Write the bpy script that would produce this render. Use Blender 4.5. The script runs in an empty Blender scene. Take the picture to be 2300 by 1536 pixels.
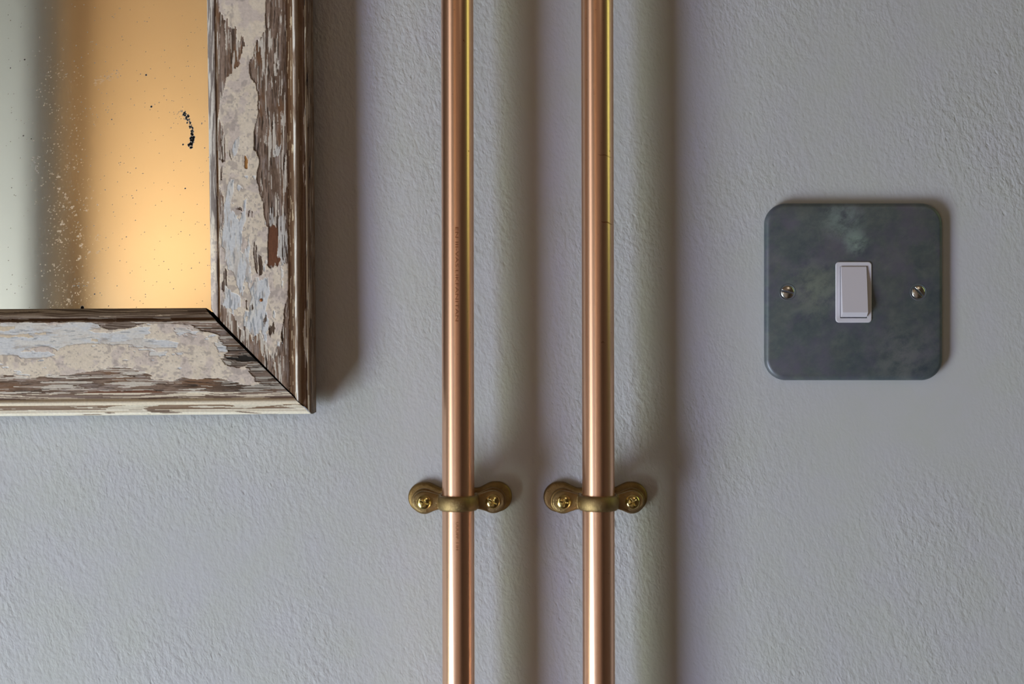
import bpy, bmesh, math
import numpy as np
from math import radians as R, pi, sin, cos, tan

# ------------------------------------------------------------------ frame, camera, light
D = 0.690                    # camera to wall
S = 0.000215                 # metres per photo pixel on the wall
ZC = 2.30                    # camera height (upper landing of a stairwell)
C = bpy.context.scene.collection
sc = bpy.context.scene

cam = bpy.data.cameras.new('camera')
cam.sensor_width = 36.0
cam.lens = 36.0 * D / (2300 * S)
cam.clip_start = 0.01
cam.dof.use_dof = True
cam.dof.focus_distance = D - 0.012
cam.dof.aperture_fstop = 3.2
co = bpy.data.objects.new('camera', cam); C.objects.link(co)
co.location = (0, -D, ZC); co.rotation_euler = (pi / 2, 0, 0)
sc.camera = co

w = bpy.data.worlds.new('world'); sc.world = w; w.use_nodes = True
w.node_tree.nodes['Background'].inputs[0].default_value = (0.55, 0.65, 0.8, 1)
w.node_tree.nodes['Background'].inputs[1].default_value = 0.3

def area(name, loc, to_right, sy, sz, col, radiance):
    L = bpy.data.lights.new(name, 'AREA'); L.shape = 'RECTANGLE'
    L.size = sz; L.size_y = sy; L.color = col           # local x stands upright, local y runs along the wall
    L.energy = radiance * sy * sz * pi
    o = bpy.data.objects.new(name, L); C.objects.link(o)
    o.location = loc; o.rotation_euler = (0, -pi / 2 if to_right else pi / 2, 0)
    return o

XL, XR, YF = -1.02, 1.3, -2.0
XH = -1.9                           # the hall beyond the doorway is wider than the landing       # left wall, right wall, wall behind the camera
# tall window of the left wall: sky in its far leaf, garden green in its near leaf
area('window_far_low', (XL - .02, -0.925, ZC - 0.885), True, 0.258, 0.885, (0.69, 0.76, 1.03), 26.5)
area('window_near_low', (XL - .02, -0.656, ZC - 0.885), True, 0.258, 0.885, (0.91, 1.06, 0.87), 19.8)
area('window_mid', (XL - .02, -0.792, ZC - 0.205), True, 0.34, 0.45, (1.0, 0.95, 0.88), 2.6)
area('window_high', (XL - .02, -0.792, ZC + 0.305), True, 0.30, 0.545, (1.0, 0.92, 0.86), 1.7)
# narrow window of the right wall with sunlit leaves outside
area('side_window', (XR + .02, -0.195, ZC + 0.62), False, 0.13, 0.90, (0.92, 1.16, 0.36), 3.4)

def lamp(name, loc, col, power, radius):
    L = bpy.data.lights.new(name, 'POINT'); L.color = col; L.energy = power
    L.shadow_soft_size = radius
    o = bpy.data.objects.new(name, L); C.objects.link(o); o.location = loc
    return o
L = bpy.data.lights.new('hall_lamp', 'SPOT'); L.color = (1.0, 0.76, 0.49); L.energy = 56.0
L.shadow_soft_size = 0.10; L.spot_size = R(86); L.spot_blend = 1.0
o = bpy.data.objects.new('hall_lamp', L); C.objects.link(o); o.location = (-0.80, -2.16, ZC - 0.28)
from mathutils import Vector
o.rotation_euler = (Vector((-0.92, -2.85, ZC + 0.85)) - o.location).to_track_quat('-Z', 'Y').to_euler()
L = bpy.data.lights.new('panel_backlight', 'AREA'); L.shape = 'RECTANGLE'; L.size = 0.5; L.size_y = 0.6  # added area light that only backlights the translucent panel
L.energy = 7.8; L.color = (0.96, 1.0, 1.0)
o = bpy.data.objects.new('panel_backlight', L); C.objects.link(o); o.location = (-1.30, -2.62, ZC - 0.28)
o.rotation_euler = (Vector((-0.95, YF - .05, ZC + 0.05)) - o.location).to_track_quat('-Z', 'Y').to_euler()
lamp('warm_fill', (0.55, -1.35, ZC + 0.80), (1.0, 0.78, 0.58), 2.6, 0.16)  # added warm fill that lifts the shadows, not an actual fitting

sc.view_settings.view_transform = 'Standard'
sc.view_settings.look = 'None'
sc.view_settings.gamma = 1.0
sc.view_settings.use_curve_mapping = False
sc.view_settings.exposure = 0.0
try:
    sc.cycles.use_denoising = True
    sc.cycles.max_bounces = 10; sc.cycles.diffuse_bounces = 5
except Exception:
    pass

# ------------------------------------------------------------------ helpers
def srgb(r, g, b, gain=1.0):
    f = lambda c: ((c / 255 + 0.055) / 1.055) ** 2.4 if c > 10 else c / 255 / 12.92
    return (f(r) * gain, f(g) * gain, f(b) * gain)
def lin(a):                                    # array version, 0..255 -> linear
    a = np.clip(a, 0, 255) / 255.0
    return np.where(a > 0.04, ((a + 0.055) / 1.055) ** 2.4, a / 12.92)

class Nodes:
    def __init__(s, name):
        s.m = bpy.data.materials.new(name); s.m.use_nodes = True
        s.t = s.m.node_tree; s.b = s.t.nodes['Principled BSDF']
    def n(s, typ, **kw):
        x = s.t.nodes.new(typ)
        for k, v in kw.items():
            if k.startswith('i_'): x.inputs[k[2:].replace('_', ' ')].default_value = v
            else: setattr(x, k, v)
        return x
    def l(s, a, b): s.t.links.new(a, b)
    def coords(s, scale=(1, 1, 1), rot=(0, 0, 0), loc=(0, 0, 0)):
        tc = s.n('ShaderNodeTexCoord'); mp = s.n('ShaderNodeMapping')
        mp.inputs['Scale'].default_value = scale; mp.inputs['Rotation'].default_value = rot
        mp.inputs['Location'].default_value = loc
        mr = s.n('ShaderNodeMapping'); mr.inputs['Rotation'].default_value = rot
        mp.inputs['Rotation'].default_value = (0, 0, 0)
        s.l(tc.outputs['Object'], mr.inputs['Vector']); s.l(mr.outputs['Vector'], mp.inputs['Vector']); return mp.outputs['Vector']
    def noise(s, vec, scale, detail=2.0, rough=0.5, dist=0.0):
        x = s.n('ShaderNodeTexNoise'); s.l(vec, x.inputs['Vector'])
        x.inputs['Scale'].default_value = scale; x.inputs['Detail'].default_value = detail
        x.inputs['Roughness'].default_value = rough; x.inputs['Distortion'].default_value = dist
        return x.outputs['Fac']
    def ramp(s, fac, stops):
        x = s.n('ShaderNodeValToRGB'); s.l(fac, x.inputs['Fac'])
        e = x.color_ramp.elements
        while len(e) < len(stops): e.new(0.5)
        for k, (p, c) in zip(e, stops):
            k.position = p; k.color = (*c, 1) if not isinstance(c, (int, float)) else (c, c, c, 1)
        return x.outputs['Color']
    def math(s, op, a, b=0.0, clamp=False):
        x = s.n('ShaderNodeMath', operation=op); x.use_clamp = clamp
        for i, v in enumerate((a, b)):
            if isinstance(v, (int, float)): x.inputs[i].default_value = v
            else: s.l(v, x.inputs[i])
        return x.outputs[0]
    def mix(s, fac, a, b, blend='MIX'):
        x = s.n('ShaderNodeMix', data_type='RGBA', blend_type=blend)
        for k, v in ((0, fac), (6, a), (7, b)):
            if isinstance(v, (int, float)): x.inputs[k].default_value = v
            elif isinstance(v, tuple): x.inputs[k].default_value = (*v, 1)
            else: s.l(v, x.inputs[k])
        return x.outputs[2]
    def bump(s, h, dist, strength=1.0, normal=None):
        x = s.n('ShaderNodeBump'); s.l(h, x.inputs['Height'])
        x.inputs['Distance'].default_value = dist; x.inputs['Strength'].default_value = strength
        if normal is not None: s.l(normal, x.inputs['Normal'])
        return x.outputs['Normal']
    def set(s, **kw):
        for k, v in kw.items():
            k = k.replace('_', ' ')
            if isinstance(v, (int, float)): s.b.inputs[k].default_value = v
            elif isinstance(v, tuple): s.b.inputs[k].default_value = (*v, 1)
            else: s.l(v, s.b.inputs[k])
        return s.m

def simple(name, col, rough=0.6, metal=0.0, var=0.12, scale=20):
    N = Nodes(name); v = N.coords()
    f = N.noise(v, scale, 3)
    c = N.ramp(f, [(0.3, tuple(x * (1 - var) for x in col)), (0.7, tuple(min(1, x * (1 + var)) for x in col))])
    return N.set(Base_Color=c, Roughness=rough, Metallic=metal)

def link(name, me, mat, parent=None):
    o = bpy.data.objects.new(name, me); C.objects.link(o)
    if mat is not None: me.materials.append(mat)
    if parent is not None: o.parent = parent
    return o
def thing(name, label, cat, loc, group=None):
    o = bpy.data.objects.new(name, None); C.objects.link(o)
    o.empty_display_size = 0.02
    o.location = loc; o['label'] = label; o['category'] = cat
    if group: o['group'] = group
    return o
def structure(o): o['kind'] = 'structure'; return o

def raw_mesh(name, V, F4=None, smooth=True, col=None, extra=None):
    """V (n,3) array, F4 (m,4) array of quads."""
    me = bpy.data.meshes.new(name)
    V = np.asarray(V, np.float32).reshape(-1, 3); F4 = np.asarray(F4, np.int32)
    me.vertices.add(len(V)); me.vertices.foreach_set('co', V.ravel())
    m, k = F4.shape
    me.loops.add(m * k); me.loops.foreach_set('vertex_index', F4.ravel())
    me.polygons.add(m)
    me.polygons.foreach_set('loop_start', np.arange(0, m * k, k, dtype=np.int32))
    me.update(calc_edges=True); me.validate()
    me.polygons.foreach_set('use_smooth', np.full(m, smooth, dtype=bool))
    if col is not None:
        a = me.color_attributes.new('paint', 'FLOAT_COLOR', 'POINT')
        c4 = np.ones((len(V), 4), np.float32); c4[:, :3] = np.asarray(col, np.float32).reshape(-1, 3)
        a.data.foreach_set('color', c4.ravel())
    return me
def grid_faces(r, c, wrap=False, flip=False):
    i = np.arange(r - 1)[:, None]; j = np.arange(c if wrap else c - 1)[None, :]
    j2 = (j + 1) % c
    f = np.stack([i * c + j, i * c + j2, (i + 1) * c + j2, (i + 1) * c + j], -1).reshape(-1, 4)
    return f[:, ::-1] if flip else f
def grid_mesh(name, P, col=None, wrap=False, flip=False, smooth=True):
    r, c = P.shape[:2]
    return raw_mesh(name, P.reshape(-1, 3), grid_faces(r, c, wrap, flip), smooth, None if col is None else col.reshape(-1, 3))

def boxes_mesh(name, bl):
    bm = bmesh.new()
    for (x0, x1, y0, y1, z0, z1) in bl:
        vs = [bm.verts.new(p) for p in [(x0, y0, z0), (x1, y0, z0), (x1, y1, z0), (x0, y1, z0), (x0, y0, z1), (x1, y0, z1), (x1, y1, z1), (x0, y1, z1)]]
        for f in [(0, 3, 2, 1), (4, 5, 6, 7), (0, 1, 5, 4), (1, 2, 6, 5), (2, 3, 7, 6), (3, 0, 4, 7)]:
            bm.faces.new([vs[i] for i in f])
    me = bpy.data.meshes.new(name); bm.to_mesh(me); bm.free(); return me

def lathe(name, prof, seg=32):
    a = np.linspace(0, 2 * pi, seg, endpoint=False)
    P = np.array([[(r * cos(t), -h, r * sin(t)) for t in a] for (r, h) in prof])
    return grid_mesh(name, P, wrap=True, flip=True)
rng = np.random.default_rng(7)
_tab = rng.random((4, 256, 256))
def vn(x, y, k=0):                              # value noise 0..1
    T = _tab[k % 4]; x = x + 37.3 * k; y = y + 71.9 * k
    xi = np.floor(x).astype(int); yi = np.floor(y).astype(int)
    fx = x - xi; fy = y - yi
    fx = fx * fx * (3 - 2 * fx); fy = fy * fy * (3 - 2 * fy)
    a = T[xi % 256, yi % 256]; b = T[(xi + 1) % 256, yi % 256]
    c = T[xi % 256, (yi + 1) % 256]; d = T[(xi + 1) % 256, (yi + 1) % 256]
    return (a * (1 - fx) + b * fx) * (1 - fy) + (c * (1 - fx) + d * fx) * fy
def fbm(x, y, k=0, o=4):
    s = 0; a = 1; t = 0
    for i in range(o):
        s = s + a * vn(x * 2 ** i, y * 2 ** i, k + i); t += a; a *= 0.5
    return s / t
def inside(poly, x, y):
    n = len(poly); r = np.zeros(x.shape, bool); j = n - 1
    for i in range(n):
        xi, yi = poly[i]; xj, yj = poly[j]
        if yi != yj:
            r ^= ((yi > y) != (yj > y)) & (x < (xj - xi) * (y - yi) / (yj - yi) + xi)
        j = i
    return r
def sstep(a, b, x):
    t = np.clip((x - a) / (b - a), 0, 1); return t * t * (3 - 2 * t)
def W(px, py, h):                               # photo pixel at height h (metres) off the wall
    f = S * (D - h) / D
    return ((px - 1150) * f, -h, ZC - (py - 768) * f)

# ------------------------------------------------------------------ the room
def wall_material():
    N = Nodes('grey_textured_wall_paint')
    v = N.coords(scale=(1.0, 1.0, 0.60), rot=(0, R(17), 0))
    v2 = N.coords()
    big = N.noise(v2, 9.0, 2.0)
    a = N.noise(v, 330.0, 2.0, 0.5, 0.2)
    b = N.noise(v, 760.0, 2.0, 0.55, 0.1)
    pits = N.ramp(N.noise(v, 420.0, 1.0, 0.4, 0.1), [(0.20, 0.0), (0.34, 1.0)])
    amt = N.ramp(big, [(0.36, 0.22), (0.66, 1.0)])
    h = N.math('ADD', N.math('MULTIPLY', a, 1.0), N.math('MULTIPLY', b, 0.55))
    h = N.math('ADD', h, N.math('MULTIPLY', pits, 0.30))
    h = N.math('MULTIPLY', h, amt)
    # filled and brushed smooth round the switch
    dv = N.n('ShaderNodeVectorMath', operation='DISTANCE'); N.l(v2, dv.inputs[0]); dv.inputs[1].default_value = (0.172, 0, ZC + 0.010)
    dd = N.math('ADD', dv.outputs['Value'], N.math('MULTIPLY', big, 0.06))
    h = N.math('MULTIPLY', h, N.ramp(dd, [(0.085, 0.30), (0.135, 1.0)]))
    nrm = N.bump(h, 0.00066, 1.0)
    c = N.ramp(N.noise(v2, 34.0, 4.0, 0.6), [(0.35, (0.525, 0.535, 0.54)), (0.65, (0.535, 0.535, 0.582))])
    return N.set(Base_Color=c, Roughness=0.62, Normal=nrm, Specular_IOR_Level=0.25)
MW = wall_material()
white = simple('white_wall_paint', (0.84, 0.84, 0.81), 0.7, var=0.02)
ZT = ZC + 1.15
rose = simple('rose_tan_paint', (0.40, 0.27, 0.20), 0.7)
tan = simple('warm_tan_paint', (0.26, 0.18, 0.115), 0.7)
structure(link('wall_back', boxes_mesh('wall_back', [(XL - .1, XR + .1, 0, 0.12, 0, ZT)]), MW))
structure(link('floor', boxes_mesh('floor', [(XH - .1, XR + .1, -3.4, 0.12, -0.1, 0)]), simple('oak_floor', (0.10, 0.052, 0.025), 0.45)))
structure(link('ceiling', boxes_mesh('ceiling', [(XH - .1, XR + .1, -3.4, 0.12, ZT, ZT + 0.1)]), tan))
wz0, wz1, wy0, wy1 = ZC - 1.35, ZC + 0.60, -1.07, -0.51
structure(link('wall_left', boxes_mesh('wall_left', [
    (XL - .1, XL, YF, wy0, 0, ZT), (XL - .1, XL, wy1, 0, 0, ZT),
    (XL - .1, XL, wy0, wy1, 0, wz0), (XL - .1, XL, wy0, wy1, wz1, ZT)]), rose))
structure(link('window_1', boxes_mesh('window_1', [
    (XL - .07, XL - .03, wy0, wy0 + .03, wz0, wz1), (XL - .07, XL - .03, wy1 - .03, wy1, wz0, wz1),
    (XL - .07, XL - .03, -0.796, -0.786, wz0, wz1), (XL - .07, XL - .03, wy0, wy1, ZC - .44, ZC - .43)]), white))
dark = simple('dark_brown_paint', (0.070, 0.036, 0.018), 0.7)
sz0, sz1, sy0, sy1 = ZC + 0.16, ZC + 1.08, -0.265, -0.125
structure(link('wall_right', boxes_mesh('wall_right', [
    (XR, XR + .1, YF, sy0, 0, ZT), (XR, XR + .1, sy1, 0, 0, ZT),
    (XR, XR + .1, sy0, sy1, 0, sz0), (XR, XR + .1, sy0, sy1, sz1, ZT)]), dark))
ox0, ox1 = -0.872, -0.50
structure(link('wall_front', boxes_mesh('wall_front', [
    (ox1, XR + .1, YF - .12, YF, 0, ZT)]), rose))
# added translucent panel by the doorway, backlit to brighten the mirror's left edge
def frosted():
    m = bpy.data.materials.new('translucent_white'); m.use_nodes = True; t = m.node_tree; t.nodes.clear()
    o = t.nodes.new('ShaderNodeOutputMaterial'); x = t.nodes.new('ShaderNodeMixShader')
    d = t.nodes.new('ShaderNodeBsdfDiffuse'); d.inputs[0].default_value = (0.8, 0.8, 0.78, 1)
    r = t.nodes.new('ShaderNodeBsdfTranslucent'); r.inputs[0].default_value = (0.88, 0.88, 0.84, 1)
    x.inputs[0].default_value = 0.7
    t.links.new(d.outputs[0], x.inputs[1]); t.links.new(r.outputs[0], x.inputs[2]); t.links.new(x.outputs[0], o.inputs[0])
    return m
fp = bpy.data.meshes.new('backlit_panel')
fp.from_pydata([(XL - .1, YF - .05, 0), (ox0 - .03, YF - .05, 0), (ox0 - .03, YF - .05, ZT), (XL - .1, YF - .05, ZT)], [], [(0, 1, 2, 3)])
structure(link('backlit_panel', fp, frosted()))
structure(link('trim_1', boxes_mesh('trim_1', [(ox0 - .03, ox0, YF - .12, YF, 0, ZT)]), white))
structure(link('door_1', boxes_mesh('door_1', [(0.45, XR, YF, YF + .04, 0, ZT)]), simple('dark_walnut', (0.05, 0.028, 0.014), 0.5)))
amber = simple('amber_wall_paint', (0.80, 0.62, 0.40), 0.75, var=0.03)
structure(link('wall_hall', boxes_mesh('wall_hall', [(XH - .1, XR + .1, -3.4, -3.3, 0, ZT)]), amber))
structure(link('wall_hall_left', boxes_mesh('wall_hall_left', [(XH - .1, XH, -3.3, YF, 0, ZT)]), white))
structure(link('wall_hall_front', boxes_mesh('wall_hall_front', [(XH - .1, XL - .1, YF - .12, YF, 0, ZT)]), white))
pm_ = bpy.data.meshes.new('light_baffle')
pm_.from_pydata([(x, y, z) for (x, y) in ((-.905, -2.12), (-1.26, -2.87), (-1.29, -2.85), (-.945, -2.12)) for z in (0, ZT)], [], [(0, 2, 3, 1), (2, 4, 5, 3), (4, 6, 7, 5), (6, 0, 1, 7)])
structure(link('light_baffle', pm_, white))  # added baffle, keeps the warm hall glow off the translucent panel
structure(link('wall_hall_end', boxes_mesh('wall_hall_end', [(XH, -1.28, -2.89, -2.85, 0, ZT)]), white))
structure(link('wall_hall_right', boxes_mesh('wall_hall_right', [(XR, XR + .1, -3.3, YF - .12, 0, ZT)]), amber))

def pier():  # made-up curve of the amber wall, so the glow fades to its left
    a = np.linspace(0, pi, 64)
    P = np.array([[(-0.78 - 0.36 * cos(k), -3.16 + 0.36 * sin(k), z) for k in a] for z in (0.0, ZT)])
    return grid_mesh('falloff_pier', P, flip=True)
structure(link('falloff_pier', pier(), amber))

# ------------------------------------------------------------------ weathered mirror
OFF = 0.005                                      # the frame stands off the wall on felt pads
F0 = S * (D - 0.022) / D
def FW(px, py, h):                               # frame space: parallel to the wall, real right angles
    return np.stack([(px - 1150) * F0, -h - OFF, -(py - 768) * F0], -1)

PROFILE = [(0, 7.6), (0.4, 9.6), (2, 11.2), (6, 12.8), (11, 14.2), (16, 15.0), (20, 15.1), (22.5, 14.9), (24, 14.4), (26, 14.8),
           (28, 16.2), (31, 16.9), (60, 17.1), (120, 17.3), (178, 17.2), (186, 16.9), (190, 16.3), (197, 16.1), (200.5, 16.4), (202, 16.9), (203.5, 17.9),
           (206, 18.9), (209, 19.2), (213, 18.6), (215.5, 17.4), (218, 16.6), (223, 16.4), (226, 16.2), (227.5, 15.4), (229, 16.2),
           (231, 17.0), (234, 16.9), (236.5, 15.9), (238, 14.2), (238.6, 11.0), (238.6, 7.0), (238.6, 0.6)]
RAIL_CHANGE = {186: 17.1, 190: 16.8, 197: 16.7, 200.5: 16.7, 202: 16.9, 203.5: 17.5, 206: 18.2, 209: 18.5, 213: 18.2, 215.5: 17.6, 218: 17.2, 223: 17.0, 226: 17.0, 227.5: 17.0, 229: 17.1, 231: 17.2, 234: 17.0}
def profile(step, kind='stile'):
    v = np.array([p[0] for p in PROFILE], float); h = np.array([RAIL_CHANGE.get(p[0], p[1]) if kind == 'rail' else p[1] for p in PROFILE], float)
    arc = np.concatenate([[0], np.cumsum(np.hypot(np.diff(v), np.diff(h) / 0.21))])
    n = int(arc[-1] / step)
    s = np.linspace(0, arc[-1], n)
    return np.interp(s, arc, v), np.interp(s, arc, h)

CREAM_STILE = [(492, -30), (492, 25), (497, 33), (503, 42), (512, 42), (514, 60), (524, 60), (531, 62), (533, 95), (541, 92), (546, 80), (552, 103),
    (547, 108), (544, 120), (541, 133), (537, 134), (540, 146), (530, 152), (524, 160), (516, 170), (508, 176), (505, 190), (502, 205), (497, 225),
    (495, 243), (490, 258), (494, 275), (500, 281), (502, 300), (506, 310), (507, 330), (506, 360), (503, 366), (494, 354), (488, 358), (487, 380), (487, 402), (490, 415),
    (497, 424), (500, 436), (503, 450), (503, 480), (500, 510), (496, 535), (490, 548), (489, 570), (489, 600), (488, 640), (489, 672), (484, 690),
    (492, 689), (498, 686), (506, 692), (515, 696), (520, 700), (526, 712), (532, 722), (540, 736), (548, 741), (551, 733), (556, 738), (563, 752), (567, 766), (571, 755), (578, 756), (583, 745),
    (590, 752), (595, 765), (600, 778), (604, 790), (611, 800), (618, 793), (623, 780), (634, 768), (630, 758), (633, 740), (637, 720), (640, 690), (646, 670), (649, 640), (649, 600),
    (646, 588), (636, 585), (624, 590), (612, 600), (603, 600), (602, 560), (602, 512), (597, 498), (593, 480), (592, 460), (588, 445), (583, 430), (580, 414), (576, 402), (578, 388), (582, 374), (583, 358),
    (577, 345), (571, 335), (571, 320), (572, 292), (575, 275), (580, 255), (580, 235), (579, 213), (576, 194), (570, 183), (563, 179), (560, 165), (561, 150),
    (562, 133), (570, 130), (571, 118), (573, 104), (578, 95), (588, 85), (590, 75), (597, 67), (596, 52), (595, 36), (597, 18), (598, -30)]
BLUE_STILE = [[(514, 408), (526, 402), (524, 430), (519, 450), (518, 475), (526, 476), (531, 490), (538, 500), (543, 478), (553, 475), (553, 495), (545, 510), (543, 540),
     (541, 565), (545, 570), (556, 555), (558, 528), (562, 560), (558, 582), (563, 600), (565, 625), (560, 642), (551, 620), (545, 655), (540, 660), (530, 630), (524, 612),
     (512, 606), (510, 590), (506, 562), (498, 552), (499, 530), (503, 500), (503, 462)],
    [(560, 648), (575, 632), (588, 626), (602, 624), (606, 655), (600, 680), (596, 700), (604, 720), (602, 745), (592, 752), (583, 735), (572, 744), (566, 720), (560, 690), (566, 668)],
    [(522, 330), (530, 312), (540, 306), (538, 325), (531, 350), (523, 354)], [(505, 640), (520, 655), (540, 665), (540, 690), (520, 695), (505, 670)],
    [(548, 452), (554, 448), (553, 480), (548, 480)]]
PALE_STILE = [[(604, 468), (614, 462), (617, 498), (606, 506)], [(625, 490), (640, 480), (645, 520), (648, 545), (645, 590), (624, 590)], [(614, 340), (622, 326), (632, 330), (628, 350), (616, 352)]]
BROWN_STILE = [[(603, 514), (612, 503), (620, 508), (624, 520), (624, 560), (622, 575), (631, 585), (625, 597), (618, 590), (612, 600), (608, 592), (601, 599), (605, 575), (602, 545)]]
CHIP = [[(550, 350), (553, 350), (558, 361), (557, 368), (557, 380), (550, 378)]]
BARE_STILE = [[(515, 332), (517, 340), (520, 358), (516, 352)], [(571, 544), (577, 550), (578, 590), (580, 612), (574, 606), (571, 580)], [(582, 572), (588, 575), (592, 600), (590, 612), (584, 616)],
    [(506, 606), (510, 603), (511, 640), (506, 646), (502, 660), (498, 650), (501, 632)], [(549, 674), (555, 671), (557, 695), (549, 697)], [(563, 686), (568, 680), (570, 692), (563, 698)],
    [(497, 368), (500, 370), (499, 402), (496, 400)], [(558, 470), (562, 474), (562, 486), (558, 482)], [(565, 474), (568, 476), (567, 489), (565, 486)],
    [(543, 476), (530, 468), (545, 468), (541, 488)], [(592, 720), (598, 700), (600, 712), (594, 735)], [(604, 740), (614, 722), (618, 740), (608, 758)]]

CREAM_RAIL = [(-900, 724), (205, 724), (221, 730), (228, 735), (246, 739), (296, 733), (330, 725), (400, 727), (430, 729), (441, 736), (452, 743), (480, 748), (492, 753), (494, 762), (503, 772), (512, 785),
    (506, 800), (500, 818), (520, 822), (552, 822), (560, 832), (568, 845), (574, 855), (585, 860), (570, 866), (545, 862), (520, 855), (500, 850), (470, 848), (455, 850), (440, 852), (425, 850), (412, 846), (400, 850),
    (392, 856), (375, 853), (346, 852), (340, 846), (332, 838), (312, 832), (290, 826), (262, 824), (236, 827), (214, 832), (182, 836), (165, 841), (150, 843),
    (115, 842), (100, 846), (60, 848), (30, 843), (0, 842), (-900, 846)]
WHITE_RAIL = [[(-300, 725), (100, 725), (112, 731), (132, 730), (150, 724), (205, 724), (220, 730), (227, 735), (212, 738), (202, 742), (215, 748), (250, 747), (300, 737), (340, 735), (330, 746), (322, 760), (380, 765), (402, 770),
     (398, 781), (345, 782), (310, 776), (240, 772), (200, 771), (150, 776), (130, 787), (118, 780), (95, 778), (60, 785), (45, 790), (110, 790), (124, 798), (88, 806), (50, 805), (40, 799), (0, 797), (-300, 800)],
    [(336, 790), (376, 790), (372, 798), (338, 800)], [(480, 768), (500, 770), (515, 788), (492, 792)]]
TAN_RAIL = [[(-60, 733), (34, 733), (33, 738), (20, 743), (-60, 743)], [(-60, 750), (40, 752), (65, 750), (78, 759), (50, 757), (-60, 758)], [(78, 749), (104, 746), (106, 750), (80, 752)], [(205, 762), (222, 764), (220, 768), (204, 767)]]
BARE_RAIL = [[(228, 737), (240, 726), (300, 722), (305, 732), (296, 736), (245, 740)], [(500, 806), (520, 800), (545, 795), (575, 800), (580, 812), (530, 814)], [(517, 812), (556, 818), (540, 826), (516, 822)]]
KNOT = [(505, 800), (535, 803), (545, 797), (575, 803), (580, 811), (555, 812), (535, 809), (508, 804)]

def union(polys, x, y):
    r = np.zeros(x.shape, bool)
    for p in polys: r |= inside(p, x, y)
    return r

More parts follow.
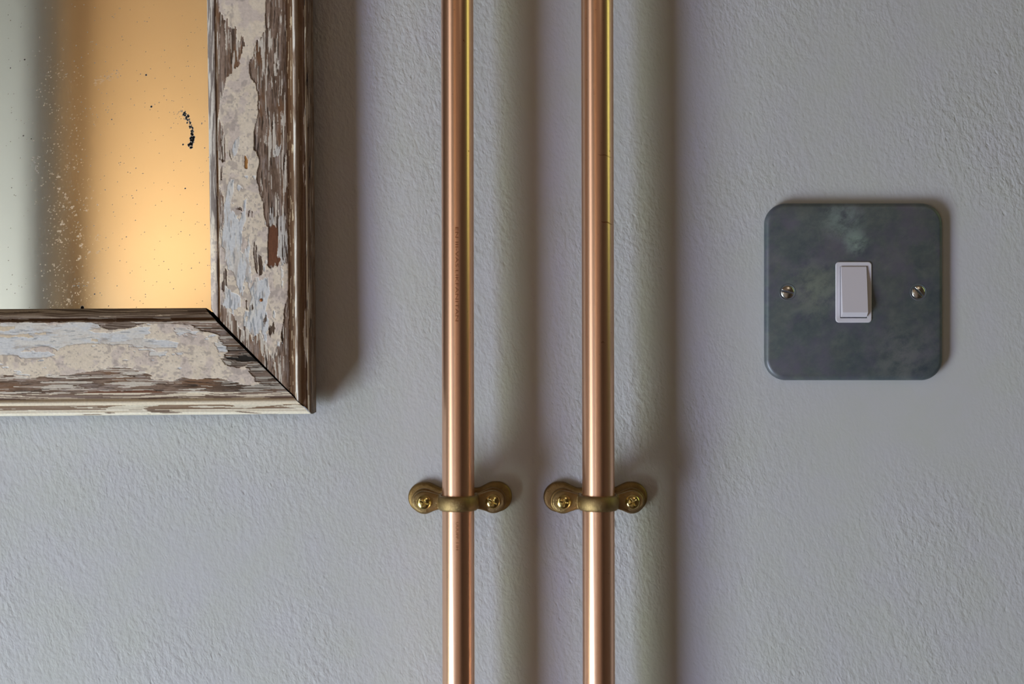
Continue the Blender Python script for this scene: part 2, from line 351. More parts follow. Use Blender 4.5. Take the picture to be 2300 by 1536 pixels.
GAIN = 1.5
def paint(px, py, v, along, across, kind):
    """colour and relief of the flaking paint; along/across = position with and across the grain (pixels)"""
    A, B = across + 9 * (fbm(along / 90, across / 40, 2, 2) - 0.5), along
    B = B + 30 * (vn(across / 2.0, along / 400, 1) - 0.5)
    st1 = vn(A / (2.6 if kind == 'stile' else 1.8), B / (46 if kind == 'stile' else 64), 0); st2 = vn(A / 5.5, B / 90, 1); st3 = vn(A / 1.7, B / 30, 2)
    fine = fbm(A / 2.2, B / 9, 3, 3); low = fbm(A / 26, B / 60, 1, 3)
    mot = fbm(px / 11, py / 11, 2, 4)
    def mixc(c0, c1, m): return c0 + (c1 - c0) * m[..., None]
    cst = lambda *c: np.broadcast_to(np.array(c, float), px.shape + (3,)).copy()
    wood = mixc(cst(86, 67, 54), cst(130, 110, 98), sstep(0.25, 0.75, 0.6 * st2 + 0.4 * fine))
    wood = mixc(wood, cst(104, 74, 52), 0.8 * sstep(0.56, 0.72, low))
    wood = mixc(wood, cst(140, 130, 130), 0.55 * sstep(0.55, 0.8, fbm(A / 9, B / 26, 0, 3)))
    wood = mixc(wood, cst(46, 36, 29), sstep(0.74, 0.84, st3) * 0.75)
    bias = fbm(A / 18, B / 70, 2, 2)
    pale = (st1 + 0.55 * (bias - 0.5) + 0.22 * (fine - 0.5)) > (0.70 if kind == 'stile' else 0.62)
    wood = np.where(pale[..., None], mixc(cst(168, 157, 146), cst(186, 178, 170), fine), wood)
    rel = np.where(pale, 0.10, 0.0) + 0.10 * (st2 - 0.5) - 0.16 * sstep(0.74, 0.84, st3)

    # ragged query point
    k = 1.0
    wa = (vn(A / 3.0, B / 14, 3) - 0.5) * 5 + (vn(A / 1.6, B / 30, 1) - 0.5) * 2.5
    wb = (vn(A / 3.2, B / 24, 0) - 0.5) * 12
    if kind == 'stile': qx, qy = px + wa * 0.55, py + wb * 0.8
    else: qx, qy = px + wb * 0.8, py + wa * 0.55
    nx = px + (mot - 0.5) * 6; ny = py + (fbm(px / 9, py / 9, 0, 3) - 0.5) * 6
    if kind == 'plain':
        cream = (fbm(A / 60, B / 150, 0, 4) + 0.1 * (st1 - .5)) > 0.48
        blue = cream & (fbm(A / 40, B / 70, 3, 4) > 0.58); white = blue; brown = bare = tan_ = chip = np.zeros(px.shape, bool); pl = brown; knot = brown
    elif kind == 'stile':
        cream = inside(CREAM_STILE, qx, qy)
        up = py < -20
        cream = np.where(up, (fbm(A / 60, B / 150, 0, 4) > 0.46) & (v > 32) & (v < 190), cream)
        blue = union(BLUE_STILE, qx * .5 + nx * .5, qy * .6 + ny * .4)
        blue |= cream & (py > 395) & (fbm(px / 9 + 3, py / 26, 2, 3) + 0.0006 * (py - 560) * (px < 600) > 0.70)
        pl = union(PALE_STILE, qx, qy) & (st3 < 0.75); brown = union(BROWN_STILE, qx, qy); chip = union(CHIP, nx * .3 + px * .7, ny * .3 + py * .7)
        bare = union(BARE_STILE, qx, qy) & (st1 < 0.72); tan_ = np.zeros(px.shape, bool); knot = tan_
    else:
        cream = inside(CREAM_RAIL, qx, qy)
        blue = union(WHITE_RAIL, qx * .5 + nx * .5, qy * .5 + ny * .5)
        blue |= cream & (fbm(px / 30, py / 8, 2, 3) + 0.10 * ((py < 800) & (px > 300)) > 0.78)
        tan_ = union(TAN_RAIL, nx, ny); bare = union(BARE_RAIL, qx, qy); brown = inside([(190, 880), (330, 876), (380, 884), (330, 897), (180, 897)], qx, qy)
        chip = np.zeros(px.shape, bool); pl = np.zeros(px.shape, bool)
        knot = inside(KNOT, qx, qy)
    ccol = mixc(cst(187, 173, 157), cst(204, 191, 177), fbm(A / 16, B / 50, 1, 3))
    ccol = mixc(ccol, cst(180, 166, 160), 0.8 * sstep(0.5, 0.66, fbm(px / 26, py / 26, 3, 3)))
    dens = 0.02 if kind != 'stile' else np.where(py > 320, 0.055, np.where(py > 180, 0.01, -0.06))
    spot = sstep(0.62, 0.74, fbm(px / 13, py / (17.0 if kind == 'stile' else 9), 0, 3) + dens)
    spot = np.maximum(spot, sstep(0.74, 0.80, fbm(px / 4.5, py / (6.0 if kind == 'stile' else 4), 2, 2) + 1.5 * dens))
    ccol = mixc(ccol, cst(138, 126, 122), 0.5 * spot)
    bcol = mixc(cst(173, 174, 180), cst(194, 192, 192), fine)
    bcol = mixc(bcol, cst(160, 150, 144), 0.8 * sstep(0.60, 0.68, fbm(A / 9, B / 30, 1, 3)))
    bcol = mixc(bcol, cst(192, 186, 180), 0.7 * sstep(0.5, 0.62, fbm(A / 14, B / 40, 3, 3)))
    bcol = mixc(bcol, cst(120, 122, 128), 0.7 * sstep(0.70 if kind == 'stile' else 0.82, 0.8 if kind == 'stile' else 0.9, vn(A / 3.4, B / 14, 2)))
    col = wood
    col = np.where(cream[..., None], ccol, col); rel = np.where(cream, 0.40 + 0.06 * (mot - .5), rel)
    col = np.where((cream & blue)[..., None], bcol, col); rel = np.where(cream & blue, 0.24, rel)
    col = np.where(tan_[..., None], cst(188, 172, 152), col); rel = np.where(tan_, 0.32, rel)
    col = np.where(pl[..., None], mixc(cst(165, 158, 155), cst(180, 176, 172), fine), col); rel = np.where(pl, 0.22, rel)
    bw = mixc(cst(74, 58, 47), cst(120, 106, 96), sstep(.3, .7, st1))
    col = np.where(bare[..., None], bw, col); rel = np.where(bare, -0.03, rel)
    col = np.where(brown[..., None], mixc(cst(82, 50, 34), cst(104, 66, 44), fine), col); rel = np.where(brown, 0.0, rel)
    col = np.where(chip[..., None], cst(146, 102, 55) if kind == 'stile' else cst(134, 124, 112), col); rel = np.where(chip, 0.05, rel)
    col = np.where(knot[..., None], cst(34, 28, 22), col); rel = np.where(knot, -0.35, rel)
    if kind == 'rail':                            # bare greyed end grain by the mitre
        dk = sstep(455, 540, px) * (1 - cream) * (v > 26) * (v < 190)
        col = mixc(col, col * 0.82, dk)

    # moulding bands follow the profile
    def band(v0, v1): return (v >= v0) & (v < v1)
    m = band(-1, 22.5)                            # inner bead
    cc = mixc(cst(108, 98, 94), cst(172, 164, 157), sstep(0.4, 0.6, st1 + 0.3 * (fine - .5)))
    if kind == 'stile': cc = mixc(cc, ccol, sstep(470, 540, py) * sstep(0.22, 0.4, vn(A / 5, B / 60, 1)))
    else:  # shade of the upward slope painted in as darker browns
        cc = mixc(cst(82, 66, 52), cst(142, 127, 112), sstep(0.3, 0.75, st1)); cc = mixc(cc, cst(168, 152, 132), 1.0 * (vn(A / 2.2, B / 60, 0) > 0.80))
    col = np.where(m[..., None], cc, col); rel = np.where(m, 0.08 * (st1 - .5), rel)
    m = band(22.5, 29)                            # groove
    cc = mixc(cst(104, 76, 50), cst(80, 62, 50), st1)
    cc = np.where((vn(A / 2, B / 40, 2) > 0.72)[..., None], cst(165, 155, 142), cc)
    col = np.where(m[..., None], cc, col); rel = np.where(m, 0.0, rel)
    m = band(188, 202.5)                          # outer groove
    cc = mixc(cst(102, 74, 50), cst(84, 64, 50), st2)
    cc = np.where((vn(A / 1.6, B / 26, 1) > 0.80)[..., None], cst(176, 158, 132), cc)
    if kind == 'rail':
        cc = mixc(cst(96, 74, 58), cst(122, 106, 98), st2)
        cc = np.where((vn(A / 2.2, B / 70, 1) > 0.52)[..., None], cst(192, 180, 162), cc)
    col = np.where(m[..., None], cc, col); rel = np.where(m, 0.05 * (st1 - .5), rel)
    m = band(202.5, 215)                          # raised bead; on the stile its lit inner side is painted pale
    if kind == 'stile':
        cc = mixc(cst(200, 194, 188), cst(142, 126, 114), sstep(0.35, 0.75, st1 + (v - 206.5) * 0.12))
        cc = mixc(cc, cst(118, 98, 84), sstep(0.62, 0.75, vn(A / 4, B / 40, 3)) * 0.8)
    else: cc = mixc(cst(206, 194, 174), cst(188, 176, 160), st1)
    col = np.where(m[..., None], cc, col); rel = np.where(m, 0.05 * (st1 - .5), rel)
    m = band(215, 229)                            # hollow
    cc = mixc(cst(104, 80, 60), cst(128, 110, 96), st1)
    pm = fbm(A / 7, B / 90, 2, 3) > (0.66 if kind == 'stile' else 0.58)
    cc = np.where(pm[..., None], mixc(cst(178, 168, 152), cst(194, 186, 172), fine), cc)
    col = np.where(m[..., None], cc, col); rel = np.where(m, np.where(pm, 0.15, 0), rel)
    m = v >= (229 if kind == 'stile' else 225)      # outer round and side; the stile's brown has occlusion shade painted in
    if kind == 'rail':
        cc = mixc(cst(200, 190, 172), cst(212, 206, 194), st1)
        cc = np.where((fbm(A / 8, B / 60, 1, 3) > 0.68)[..., None], cst(120, 104, 92), cc)
    else:
        cc = mixc(cst(84, 68, 52), cst(112, 94, 74), st1)
        cc = np.where((vn(A / 3.2, B / 60, 2) > 0.72)[..., None], cst(160, 150, 134), cc)
        cc = np.where((vn(A / 4, B / 36, 0) > 0.80)[..., None], cst(40, 30, 24), cc)
    col = np.where(m[..., None], cc, col); rel = np.where(m, 0.06 * (st1 - .5), rel)
    return lin(col) * GAIN, rel

def frame_material():
    N = Nodes('flaking_painted_wood')
    a = N.n('ShaderNodeAttribute', attribute_name='paint')
    v = N.coords()
    f = N.noise(v, 900.0, 3, 0.6)
    g = N.ramp(f, [(0.25, 0.86), (0.75, 1.08)])
    c = N.mix(1.0, a.outputs['Color'], g, 'MULTIPLY')
    return N.set(Base_Color=c, Roughness=0.6, Normal=N.bump(f, 0.00012, 0.6), Specular_IOR_Level=0.3)
MF = frame_material()

mirror = thing('mirror', 'old wall mirror in a frame of flaking cream paint over bare wood', 'mirror', (0, 0, ZC))
TOP, LEFT = -620.0, -560.0                        # the frame runs on outside the photograph
def stile_xy(v, py):
    inn = 457 + 0.0135 * py; out = 691.5 + 0.0082 * py
    inn = np.where(py < 0, 457 + 0.0082 * py, inn)
    return inn + v * (out - inn) / 238.0
def rail_y(v, px):
    inn = 692.8 - 0.0048 * px; out = 935.2 - 0.0075 * px
    inn = np.where(px < 0, 692.8 - 0.0075 * px, inn)
    return inn + v * (out - inn) / 238.0

def board(name, kind, rows, vv, hh, place, ends):
    v = np.broadcast_to(vv[None, :], (len(rows), len(vv)))
    px, py, along, across = place(rows[:, None], v, ends(np.clip(vv, 0, 238)))
    across = across + np.where(vv > 236, np.maximum(0, 16 - hh) / 0.21, 0)[None, :] * (1 if kind != 'x' else 1)
    col, rel = paint(px, py, v, along, across, kind)
    h = np.broadcast_to(hh[None, :], v.shape)
    fr = sstep(0, 3, v) * (1 - sstep(237, 238.5, v))
    P = FW(px, py, (h + rel * fr) / 1000)
    return P, col
vv, hh = profile(1.0)
# right stile
n_d = 800
tt = np.concatenate([np.linspace(0, 0.9, n_d, endpoint=False), np.linspace(0.9, 1, 60)])
def place_stile(t, v, e):
    y0 = e[None, :]; tq = t
    yd = y0 + (-45 - y0) * (tq / 0.9); yu = -45 + (TOP - v + 45) * ((tq - 0.9) / 0.1)
    py = np.where(tq < 0.9, yd, yu)
    px = stile_xy(v, py)
    return px, py, py, px
P, col = board('stile', 'stile', tt, vv, hh, place_stile, lambda v: 691 + v)
link('stile', grid_mesh('stile', P, col), MF, mirror)
# bottom rail, its mitre a little open towards the glass
def place_rail(t, v, e):
    x0 = e[None, :]
    xd = x0 + (-45 - x0) * (t / 0.9); xu = -45 + (LEFT - v + 45) * ((t - 0.9) / 0.1)
    px = np.where(t < 0.9, xd, xu)
    py = rail_y(v, px)
    return px, py, px, py
vr, hr = profile(1.0, 'rail')
P, col = board('rail', 'rail', tt, vr, hr, place_rail, lambda v: 463 + v * 236 / 238 - 8.0 * (1 - v / 238) ** 1.1 - 0.9)
rl = link('rail', grid_mesh('rail', P, col, flip=True), MF, mirror)
# the far stile and top rail lie outside the picture
v2, h2 = profile(4.0)
t2 = np.linspace(0, 1, 120)
def place_l(t, v, e):
    y0 = 695 + v; y1 = TOP - v
    py = y0 + (y1 - y0) * t; px = LEFT - v + 0 * py
    return px, py, py, px
P, col = board('stile', 'plain', t2, v2, h2, place_l, lambda v: v)
link('stile', grid_mesh('stile', P, col, flip=True), MF, mirror)
def place_t(t, v, e):
    x0 = 452 + v; x1 = LEFT - v
    px = x0 + (x1 - x0) * t; py = TOP - v + 0 * px
    return px, py, px, py
P, col = board('rail', 'plain', t2, v2, h2, place_t, lambda v: v)
link('rail', grid_mesh('rail', P, col), MF, mirror)
bk = link('backing_board', boxes_mesh('backing_board', [((LEFT - 200 - 1150) * F0, (690 - 1150) * F0, -0.0095, -0.0055, -(915 - 768) * F0, -(TOP - 200 - 768) * F0)]),
     simple('dark_backing', (0.012, 0.009, 0.007), 0.9), mirror)

for bx_ in (LEFT - 190, 640):
    for by_ in (880, TOP - 190):
        p_ = link('felt_pad', lathe('felt_pad', [(6e-3, 0.0), (6e-3, 5.8e-3)], 24), bk.data.materials[0], mirror)
        p_.location = ((bx_ - 1150) * F0, 0, -(by_ - 768) * F0)

# silvered glass with bloom, dust and lost silver
gx = np.concatenate([np.linspace(LEFT - 12, -30, 20, endpoint=False), np.arange(-30, 476, 1.15)])
gy = np.concatenate([np.arange(700, -30, -1.15), np.linspace(-32, TOP - 12, 20)])
PX, PY = np.meshgrid(gx, gy)
pale = np.zeros(PX.shape); black = np.zeros(PX.shape)
def dab(arr, x, y, r, a, asp=1.0):
    i0, i1 = np.searchsorted(gx, [x - 3 * r, x + 3 * r]); m = (gy > y - 3 * r * asp) & (gy < y + 3 * r * asp)
    j = np.nonzero(m)[0]
    if len(j) == 0 or i1 <= i0: return
    sl = (slice(j[0], j[-1] + 1), slice(i0, i1))
    d2 = ((PX[sl] - x) ** 2 + ((PY[sl] - y) / asp) ** 2) / r ** 2
    arr[sl] = np.maximum(arr[sl], a * np.clip(1.35 - d2, 0, 1))
rg = np.random.default_rng(3)
for i in range(950):
    y = 690 - 560 * rg.random() ** 1.15; x = 135 + 34 * rg.standard_normal() + (y - 400) * 0.03
    dab(pale, x, y, 0.7 + 0.7 * rg.random(), 0.04 + 0.16 * rg.random() ** 2)
for (x, y, r) in [(105, 387, 3), (120, 392, 4), (119, 421, 5), (133, 432, 4), (137, 440, 3), (145, 452, 3), (129, 459, 4), (148, 461, 4), (122, 452, 2), (129, 501, 5), (119, 515, 4),
                  (122, 536, 4), (126, 541, 3), (137, 536, 3), (167, 527, 5), (168, 551, 5), (165, 576, 5), (188, 564, 4), (182, 468, 4), (207, 455, 3), (183, 442, 2.4), (160, 480, 2.6), (210, 525, 3),
                  (206, 533, 3), (213, 561, 3), (207, 564, 3), (156, 372, 3), (138, 372, 3), (140, 366, 2), (106, 593, 2.4), (142, 674, 4), (138, 683, 3), (146, 681, 2), (187, 631, 2), (98, 470, 2.6), (108, 468, 2)]:
    for q in range(7):
        dab(pale, x + r * .6 * rg.standard_normal(), y + r * .6 * rg.standard_normal(), r * (0.22 + .25 * rg.random()), 0.10 + 0.14 * rg.random())
for q in range(40):                                # rubbed smear
    t = rg.random(); dab(pale, 200 + 62 * t, 180 - 26 * t + 4 * rg.standard_normal(), 2.5, 0.10, 0.6)
for i in range(420):                               # fine dark pinholes
    dab(black, 470 * rg.random(), 700 * rg.random(), 0.65 + 0.35 * rg.random(), 0.25 + 0.35 * rg.random())
for (x, y, r) in [(318, 161, 1.9), (330, 233, 2.2), (42, 126, 1.8), (39, 299, 1.4), (57, 306, 1.4), (407, 419, 1.4), (240, 262, 1.2), (402, 319, 1.8), (10, 145, 1.1), (173, 690, 4), (201, 623, 1.2), (201, 659, 1.4)]:
    dab(black, x, y, r, 0.95)
pts = [(408, 250), (412, 256), (405, 248), (414, 264), (418, 270), (419, 278), (421, 284), (422, 292), (424, 298), (425, 304), (423, 310), (420, 316), (419, 321)]
for i, (x, y) in enumerate(pts):
    for q in range(6): dab(black, x + 2.2 * rg.standard_normal(), y + 2.8 * rg.standard_normal(), 1.0 + 1.2 * rg.random() + (i > 7) * .7, 0.9)
for q in range(26): dab(black, 400 + 8 * rg.standard_normal(), 252 + 14 * rg.standard_normal(), 0.8, 0.4)
for x in (153, 156, 163, 165, 177, 183): dab(black, x, 640, 1.2, 0.9, .7)
for (x, y) in [(62, 352), (65, 362), (66, 370), (70, 378), (74, 346), (72, 382)]:
    for q in range(3): dab(black, x + 2 * rg.standard_normal(), y + 3 * rg.standard_normal(), 1.1, 0.45)
P = FW(PX, PY, np.full(PX.shape, 0.0088))
gcol = np.stack([pale, black, np.zeros_like(pale)], -1)
gme = grid_mesh('mirror_glass', P, gcol)
N = Nodes('aged_silvered_glass')
at = N.n('ShaderNodeAttribute', attribute_name='paint'); sp = N.n('ShaderNodeSeparateColor'); N.l(at.outputs['Color'], sp.inputs['Color'])
c = N.mix(sp.outputs['Red'], (0.86, 0.87, 0.85), (0.88, 0.80, 0.70))
c = N.mix(N.math('MULTIPLY', sp.outputs['Green'], 1.5, True), c, (0.006, 0.005, 0.004))
ng = N.math('MAXIMUM', sp.outputs['Red'], N.math('MULTIPLY', sp.outputs['Green'], 1.3, True))
met = N.math('SUBTRACT', 0.985, ng, True)
rf = N.ramp(ng, [(0.0, 0.03), (0.5, 0.55)])
N.b.inputs['Specular IOR Level'].default_value = 0.1
MG = N.set(Base_Color=c, Metallic=met, Roughness=rf)
link('mirror_glass', gme, MG, mirror)

# lost-head pin in the stile
pin = link('nail', lathe('nail', [(0.85e-3, -0.4e-3), (0.8e-3, 0.1e-3), (0.6e-3, 0.35e-3), (0.3e-3, 0.48e-3), (1e-6, 0.5e-3)]), simple('rusty_steel', srgb(150, 92, 42), 0.6, 0.2, 0.4, 900), mirror)
pin.location = tuple(FW(np.array(587.0), np.array(674.0), np.array(0.0174)))
pin['label'] = 'small rusty pin head'

# ------------------------------------------------------------------ copper pipes
def copper_material():
    N = Nodes('bright_copper')
    v = N.coords(scale=(1, 1, 0.012)); v2 = N.coords(); v3 = N.coords(scale=(1, 1, 0.25))
    st = N.noise(v, 900.0, 3, 0.6)
    tone = N.noise(v3, 18.0, 3, 0.55)
    c = N.mix(tone, (0.95, 0.61, 0.40), (0.93, 0.57, 0.41))
    c = N.mix(N.math('MULTIPLY', st, 0.25), c, (0.80, 0.50, 0.33))
    sp = N.ramp(N.noise(v2, 620.0, 2, 0.5), [(0.72, 0.0), (0.77, 1.0)])
    spm = N.ramp(N.noise(v2, 40.0, 2), [(0.44, 0.0), (0.6, 0.9)])
    c = N.mix(N.math('MULTIPLY', sp, spm), c, srgb(120, 70, 45))
    r = N.ramp(st, [(0.2, 0.27), (0.8, 0.32)])
    return N.set(Base_Color=c, Metallic=1.0, Roughness=r, Normal=N.bump(st, 0.000003, 0.3))
MC = copper_material()
MCD = simple('tarnished_copper', srgb(162, 102, 70), 0.4, 0.9, 0.2, 400)
PR, PH = 0.0075, 0.026
FP = S * (D - PH) / D
def make_pipe(name, cx, tilt, label):
    t = thing(name, label, 'pipe', ((cx - 1150) * FP, -PH, ZC), 'vertical copper pipes')
    z0, z1 = -(ZC - 0.002), ZT - ZC - 0.002
    a = np.linspace(0, 2 * pi, 96, endpoint=False)
    zs = np.concatenate([[z0], np.linspace(-0.25, 0.25, 30), [z1]])
    Pp = np.array([[(PR * cos(k), PR * sin(k), z) for k in a] for z in zs])
    me = grid_mesh('tube', Pp, wrap=True)
    link('tube', me, MC, t)
    t.rotation_euler = (0, tilt, 0)
    return t
pipe_a = make_pipe('copper_pipe', 1028.6, -R(0.11), 'bright copper pipe nearest the mirror, with faint stamped lettering')
pipe_b = make_pipe('copper_pipe', 1343.2, -R(0.15), 'copper pipe with small dark scratches, nearer the light switch')

def wrap_text(txt, pxc, py0, py1, height, parent, tilt=0):
    """stamped lettering that reads downwards, bent round the tube"""
    cu = bpy.data.curves.new('stamped_lettering', 'FONT'); cu.body = txt; cu.size = 1.0; cu.resolution_u = 2
    o = bpy.data.objects.new('tmp', cu); C.objects.link(o)
    bpy.context.view_layer.update()
    me = bpy.data.meshes.new_from_object(o.evaluated_get(bpy.context.evaluated_depsgraph_get()))
    bpy.data.objects.remove(o); bpy.data.curves.remove(cu)
    bm = bmesh.new(); bm.from_mesh(me)
    bmesh.ops.triangulate(bm, faces=bm.faces[:])
    xs = [q.co.x for q in bm.verts]; x0, x1 = min(xs), max(xs)
    L = (py1 - py0) * FP; zt = -(py0 - 768) * FP
    u0 = (pxc - 1028.6) * FP / PR
    for q in bm.verts:
        z = zt - (q.co.x - x0) / (x1 - x0) * L
        s = math.asin(max(-.95, min(.95, u0))) + (q.co.y - 0.35) * height / PR
        rr = PR + 0.00004
        q.co = (rr * sin(s), -rr * cos(s), z)
    bm.to_mesh(me); bm.free()
    me.name = 'stamped_lettering'
    o = link('stamped_lettering', me, MCD, parent)
    return o
wrap_text('EN III-VAS.LIKFANITAN', 1028.0, 513, 722, 0.0021, pipe_a)
wrap_text('UUUPP  I IH', 1027.5, 1168, 1230, 0.0017, pipe_a)
# scratches on the second pipe
def scratch(px0, py0, px1, py1, cx, parent, wd=0.00022):
    n = 10; rows = []
    for i in range(n):
        t = i / (n - 1); px = px0 + (px1 - px0) * t; py = py0 + (py1 - py0) * t + 1.2 * sin(9 * t)
        s = math.asin(max(-.98, min(.98, (px - cx) * FP / PR))); z = -(py - 768) * FP
        ww = wd * (0.3 + sin(pi * t)); rr = PR + 0.00003
        rows.append([(rr * sin(s), -rr * cos(s), z - ww), (rr * sin(s), -rr * cos(s), z + ww)])
    return link('scratch', grid_mesh('scratch', np.array(rows)), MCD, parent)
scratch(1348, 500, 1374, 505, 1342.5, pipe_b)
scratch(1340, 351, 1372, 356, 1341.8, pipe_b, 0.00012)
scratch(1347, 768, 1356, 769, 1343, pipe_b, 0.00014)
scratch(1041, 96, 1046, 101, 1027.5, pipe_a, 0.00025)

# ------------------------------------------------------------------ brass saddle clamps
def brass(name, col, rough, grain, dist, tarn):
    N = Nodes(name); v = N.coords()
    f = N.noise(v, grain, 2, 0.5); g = N.noise(v, 160.0, 3, 0.6)
    c = N.mix(N.ramp(g, [(0.35, 0.0), (0.7, 1.0)]), col, tarn)
    r = N.ramp(g, [(0.3, rough), (0.7, min(1, rough + 0.1))])
    return N.set(Base_Color=c, Metallic=1.0, Roughness=r, Normal=N.bump(f, dist, 0.9))
MB = brass('cast_brass', srgb(166, 142, 100), 0.36, 3300.0, 0.00018, srgb(136, 114, 78))
MBB = brass('cast_brass_base', srgb(152, 126, 82), 0.42, 3300.0, 0.00018, srgb(120, 94, 58))
MS = brass('polished_brass', srgb(222, 206, 146), 0.14, 500.0, 0.00001, srgb(204, 182, 110))

def sweep(name, path, half, thick, mat, parent, n=28):
    """path (x,h) mm, half(x_arc) band half widths and thicknesses per point"""
    p = np.array(path); T = np.gradient(p, axis=0); T /= np.linalg.norm(T, axis=1)[:, None]
    Nn = np.stack([-T[:, 1], T[:, 0]], 1)
    a = np.linspace(0, 2 * pi, n, endpoint=False)
    ca, sa = np.cos(a), np.sin(a)
    ex = np.clip((np.asarray(thick)[:, 0] - 0.7) / 1.1, 0, 1)
    P = np.zeros((len(p), n, 3))
    for i in range(len(p)):
        z = np.sign(ca) * np.abs(ca) ** (1 - 0.35 * ex[i]); o = np.sign(sa) * np.abs(sa) ** (1 - 0.45 * ex[i])
        o = np.where(o > 0, o * thick[i][1], o * thick[i][0])
        P[i, :, 0] = p[i, 0] + Nn[i, 0] * o
        P[i, :, 1] = -(p[i, 1] + Nn[i, 1] * o)
        P[i, :, 2] = z * half[i]
    return link(name, grid_mesh(name, P / 1000, wrap=True), mat, parent)
def strap_path(up, hb, Rm, hc, ER=5.3):
    EC = 16.1; EX = EC + ER - 0.1
    xs = list(EX - 0.02 - (EX - 10.4) * (np.linspace(0, 1, 34) ** 1.6))
    pts = [(-x, hb) for x in xs]
    rf = 1.7; s = 1 if up else -1
    cxf = -(Rm + rf)
    for k in np.linspace(0, pi / 2, 10)[0:]: pts.append((cxf + rf * sin(k), hb + s * (rf - rf * cos(k))))
    h0 = hb + s * rf
    if s * (hc - h0) > 0.3:
        for k in np.linspace(0, 1, 4)[1:]: pts.append((-Rm, h0 + (hc - h0) * k))
    for k in np.linspace(0, pi, 34)[1:]:
        pts.append((-Rm * cos(k), hc + s * Rm * sin(k)))
    L = [q for q in pts if q[0] < -1e-6]
    mid = [q for q in pts if abs(q[0]) <= 1e-6]
    L = [q for q in L if q[0] < 0]
    full = L + [(0.0, hc + s * Rm)] + [(-x, h) for (x, h) in L[::-1]]
    half = []; th = []
    for (x, h) in full:
        ax = abs(x)
        ear = math.sqrt(max(ER ** 2 - (ax - EC) ** 2, 0.02)) if ax > EC else ER
        t = min(1, max(0, (ax - 8.2) / (EC - 8.2))); t = t * t * (3 - 2 * t)
        half.append(ear if ax > EC else 3.55 + (ER - 3.55) * t)
        e_ = min(1, max(0.25, half[-1] / 2.2)) if ax > EC else 1
        a_, b_ = 0.7 + 1.1 * t, 1.5 + 0.3 * t
        th.append((a_ * e_, b_ * e_) if up else (b_ * e_, a_ * e_))
    return full, half, th
def outline_solid(name, pts, rings, mat, parent):
    """closed outline (x,z) mm; rings = (inset, height) from the back up, closed by the last ring"""
    p = np.array(pts); t = np.roll(p, -1, 0) - np.roll(p, 1, 0); t /= np.linalg.norm(t, axis=1)[:, None]
    nrm = np.stack([t[:, 1], -t[:, 0]], 1)
    P = []
    for ins, h in rings:
        q = p - nrm * ins
        P.append(np.stack([q[:, 0], np.full(len(q), -h), q[:, 1]], 1))
    P = np.array(P) / 1000
    me = grid_mesh(name, P, wrap=True)
    bm = bmesh.new(); bm.from_mesh(me); bm.verts.ensure_lookup_table()
    n = len(p); k = (len(rings) - 1) * n
    f = bm.faces.new([bm.verts[k + i] for i in range(n)]); f.smooth = True
    bmesh.ops.recalc_face_normals(bm, faces=bm.faces[:])
    bm.to_mesh(me); bm.free()
    return link(name, me, mat, parent)
def dogbone(ex, er, wm):
    top = []
    xs = np.concatenate([-ex - er * np.cos(np.linspace(0, pi / 2, 20)), np.linspace(-ex, ex, 60)[1:-1], ex + er * np.sin(np.linspace(0, pi / 2, 20))])
    for x in xs:
        ax = abs(x)
        if ax >= ex: z = math.sqrt(max(er ** 2 - (ax - ex) ** 2, 0))
        else:
            t = min(1, max(0, (ax - 8.0) / (ex - 8.0 - 1.5))); z = wm + (er - wm) * (t * t * (3 - 2 * t))
        top.append((x, z))
    bot = [(x, -z) for (x, z) in top[::-1] if z > 1e-4]
    return bot[::1] + top[1:-1] if False else [(x, -z) for (x, z) in top] + [(x, z) for (x, z) in top[::-1] if z > 1e-4]

def cross_screw(name, rad, dome, mat, parent, arm=2.15, slot=False, depth=1.0, hw=0.33):
    nr, na = 46, 144
    rr = np.concatenate([np.linspace(0.004, 1, nr), [1.0, 1.0]]) * rad
    a = np.linspace(0, 2 * pi, na, endpoint=False)
    RR, AA = np.meshgrid(rr, a, indexing='ij')
    x = RR * np.cos(AA); z = RR * np.sin(AA)
    h = dome * np.sqrt(np.clip(1 - (RR / rad) ** 2 * 0.86, 0, 1))
    def groove(c, d, length, halfw, dep):
        lim = halfw * (1 - 0.25 * np.abs(c) / length)
        return dep * (1 - sstep(lim * 0.75, lim * 1.2, np.abs(d))) * (1 - sstep(length * 0.8, length, np.abs(c)))
    if slot: g = groove(x, z, rad * 1.3, hw, depth)
    else:
        tape = np.clip(1.25 - RR / arm, 0, 1)
        g = np.maximum(groove(x, z, arm, hw, depth), groove(z, x, arm, hw, depth)) * tape
    h = h - g
    h[-2] = np.minimum(h[-2], dome * 0.30); h[-1] = -0.3
    P = np.stack([x, -h, z], -1) / 1000
    return link(name, grid_mesh(name, P, wrap=True, flip=True), mat, parent)

def make_clamp(cx, roll, angles, label):
    X = (cx - 1150) * FP
    t = thing('pipe_clamp', label, 'clamp', (X, 0, ZC - 0.0746), 'brass pipe clamps')
    outline_solid('base_plate', dogbone(17.7, 7.3, 4.4), [(0, 0.1), (0, 2.2), (0.25, 2.9), (0.8, 3.35), (1.6, 3.5)], MBB, t)
    link('post', lathe('post', [(6.2e-3, 3.2e-3), (5.0e-3, 4.4e-3), (5.0e-3, 16.5e-3), (4.0e-3, 17.0e-3)], 48), MBB, t)
    f, h, th = strap_path(False, 18.0, 8.2, 26.0, 6.1)
    sweep('lower_saddle', f, h, th, MBB, t)
    f, h, th = strap_path(True, 21.9, 8.2, 26.0)
    sweep('upper_strap', f, h, th, MB, t)
    for s, an in zip((-1, 1), angles):
        q = cross_screw('screw', 3.35, 1.9, MS, t)
        q.location = (s * 0.0160, -0.0236, 0); q.rotation_euler = (0, R(an), 0)
    t.rotation_euler = (0, roll, 0)
    return t
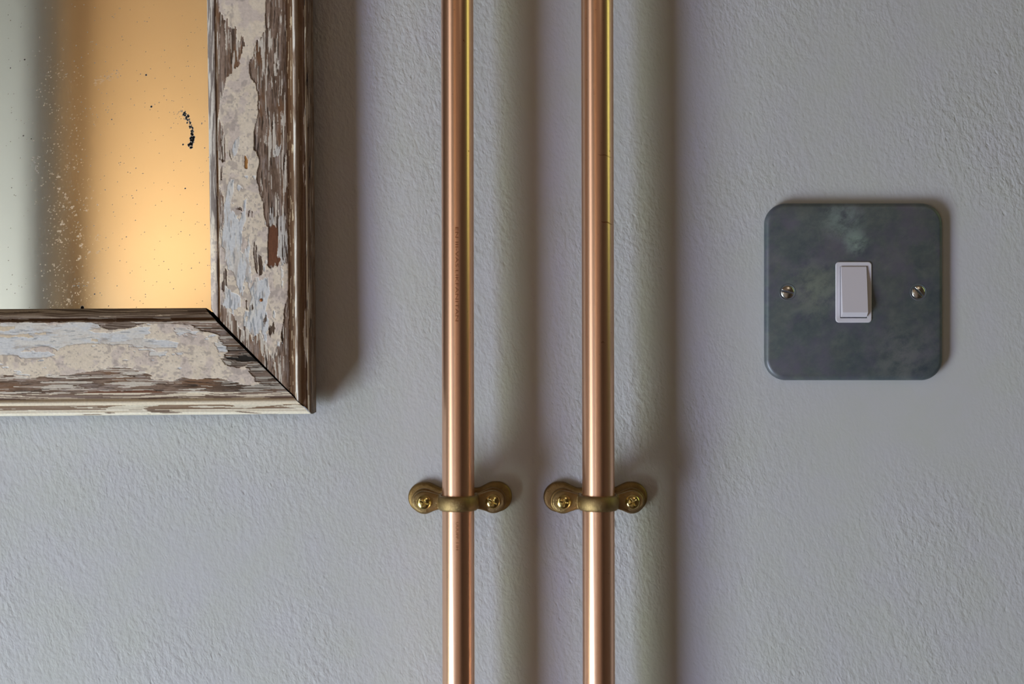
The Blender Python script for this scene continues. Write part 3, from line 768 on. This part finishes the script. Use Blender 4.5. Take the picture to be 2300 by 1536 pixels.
make_clamp(1029.2, -R(0.6), (22, 30), 'brass saddle clamp holding the copper pipe nearest the mirror')
make_clamp(1344.2, 0.0, (10, 52), 'brass saddle clamp holding the copper pipe nearer the light switch')

# ------------------------------------------------------------------ light switch
sw = thing('light_switch', 'square galvanised grey metal light switch with a white rocker', 'light switch', (0, 0, ZC))
def rrect(x0, x1, z0, z1, r, n=14):
    out = []
    for cx, cz, a0 in ((x1 - r, z0 + r, -90), (x1 - r, z1 - r, 0), (x0 + r, z1 - r, 90), (x0 + r, z0 + r, 180)):
        for k in range(n + 1):
            a = R(a0 + 90 * k / n); out.append((cx + r * cos(a), cz + r * sin(a)))
    return out
def mm(px, py, h):
    f = S * (D - h / 1000) / D * 1000
    return (px - 1150) * f, -(py - 768) * f
def galvanised():
    N = Nodes('mottled_galvanised_steel')
    v = N.coords(); vs = N.coords(scale=(1, 1, 1.3), rot=(0, R(30), 0))
    a = N.noise(v, 46.0, 6, 0.66, 0.1); b = N.noise(vs, 130.0, 6, 0.72, 0.15); d = N.noise(v, 900.0, 3, 0.6)
    c = N.ramp(a, [(0.30, srgb(58, 66, 76)), (0.48, srgb(72, 80, 84)), (0.60, srgb(84, 88, 88)), (0.74, srgb(92, 94, 98))])
    c2 = N.ramp(b, [(0.3, srgb(58, 66, 78)), (0.5, srgb(76, 84, 86)), (0.7, srgb(96, 102, 100))])
    c = N.mix(0.5, c, c2)
    def blotch(px, py, rad, amt, col, c):
        x, z = mm(px, py, 5); vv_ = N.n('ShaderNodeVectorMath', operation='DISTANCE')
        tc = N.n('ShaderNodeTexCoord'); N.l(tc.outputs['Object'], vv_.inputs[0]); vv_.inputs[1].default_value = (x / 1000, -0.005, z / 1000)
        f = N.math('SUBTRACT', 1.0, N.math('DIVIDE', vv_.outputs['Value'], rad * S), True)
        f = N.math('MULTIPLY', f, N.ramp(b, [(0.38, 0.0), (0.6, 1.0)]))
        return N.mix(N.math('MULTIPLY', f, amt), c, col)
    c = N.mix(N.ramp(N.noise(v, 75.0, 5, 0.65), [(0.46, 0.0), (0.66, 0.6)]), c, srgb(84, 80, 98))
    c = blotch(1895, 490, 60, 0.6, srgb(122, 140, 140), c)
    c = blotch(1922, 545, 34, 1.0, srgb(122, 140, 136), c)
    c = blotch(1835, 650, 80, 0.8, srgb(104, 112, 104), c)
    c = blotch(2030, 800, 90, 0.7, srgb(100, 102, 106), c)
    c = N.mix(N.ramp(d, [(0.68, 0.0), (0.8, 0.35)]), c, srgb(44, 48, 54))
    c = N.mix(1.0, c, 1.0, 'MULTIPLY') if False else c
    sc_ = N.n('ShaderNodeVectorMath', operation='SCALE'); N.l(c, sc_.inputs[0]); sc_.inputs['Scale'].default_value = 1.66
    r = N.ramp(b, [(0.3, 0.42), (0.7, 0.55)])
    return N.set(Base_Color=sc_.outputs[0], Metallic=0.35, Roughness=r, Normal=N.bump(b, 0.0001, 0.25))
MGV = galvanised()
HP = 5.0
x0, z1 = mm(1717.5, 456.5, 3.5); x1, z0 = mm(2117, 854, 3.5)
outline_solid('cover_plate', rrect(x0, x1, z0, z1, 10.2), [(0.4, 0.2), (0.1, 1.0), (0, 2.6), (0.15, 3.4), (0.6, 4.2), (1.3, 4.75), (2.2, HP)], MGV, sw)
wp = simple('white_switch_plastic', (0.66, 0.64, 0.72), 0.35, var=0.02)
x0, z1 = mm(1876.5, 588, HP); x1, z0 = mm(1957.5, 724.5, HP)
# bezel with a rectangular well
def loft(name, rings, mat, parent):
    P = np.array([[(x, -h, z) for (x, z) in pts] for pts, h in rings]) / 1000
    return link(name, grid_mesh(name, P, wrap=True, smooth=False), mat, parent)
def rr(i, r): return rrect(x0 + i, x1 - i, z0 + i, z1 - i, r, 8)
loft('rocker_bezel', [(rr(0, 1.7), HP - .4), (rr(0, 1.7), HP + 0.25), (rr(.12, 1.6), HP + 0.45), (rr(.35, 1.4), HP + 0.55), (rr(2.1, 0.25), HP + 0.5), (rr(2.15, 0.2), HP + 0.4), (rr(2.15, 0.2), HP - 0.3)], wp, sw)
# rocker: wedge, its lower end standing proud
a0, c1 = mm(1888.2, 598.2, HP + .4); a1, c0 = mm(1946.6, 712.0, HP + .9)
def rocker_mesh():
    bm = bmesh.new()
    prof = [(c1, HP - 0.05), (c1, HP + 0.9), (c1 - 0.3, HP + 1.15), (c0 + 2.5, HP + 4.1), (c0 + 2.15, HP + 4.15), (c0 + 1.9, HP + 3.95), (c0, HP + 1.2), (c0, HP - 0.05)]
    L = [bm.verts.new((a0 / 1000, -h / 1000, z / 1000)) for z, h in prof]
    Rr = [bm.verts.new((a1 / 1000, -h / 1000, z / 1000)) for z, h in prof]
    n = len(prof)
    for i in range(n): bm.faces.new([L[i], L[(i + 1) % n], Rr[(i + 1) % n], Rr[i]])
    bm.faces.new(L[::-1]); bm.faces.new(Rr)
    bmesh.ops.recalc_face_normals(bm, faces=bm.faces[:])
    ed = [e for e in bm.edges if (e.verts[0].co.x == e.verts[1].co.x)]
    bmesh.ops.bevel(bm, geom=ed, offset=0.00022, segments=3, affect='EDGES', profile=0.6)
    me = bpy.data.meshes.new('rocker'); bm.to_mesh(me); bm.free(); return me
wp2 = simple('rocker_plastic', (0.63, 0.595, 0.67), 0.4, var=0.02)
link('rocker', rocker_mesh(), wp2, sw)
nick = simple('nickel_screw', (0.60, 0.61, 0.58), 0.22, 1.0, 0.06, 300)
dk = simple('shadow_gap_black', (0.01, 0.01, 0.012), 0.8)
for px, an in ((1769, 14), (2063, 44)):
    x, z = mm(px, 656, HP)
    rim = link('screw_cup', lathe('screw_cup', [(4.1e-3, 0.0), (3.9e-3, 0.10e-3), (3.5e-3, 0.06e-3), (3.3e-3, -0.3e-3)], 40), MGV, sw)
    rim.location = (x / 1000, -HP / 1000, z / 1000)
    q = cross_screw('screw', 3.12, 1.15, nick, sw, slot=True, depth=0.8, hw=0.5)
    q.location = (x / 1000, -(HP - 0.45) / 1000, z / 1000); q.rotation_euler = (0, R(an), 0)
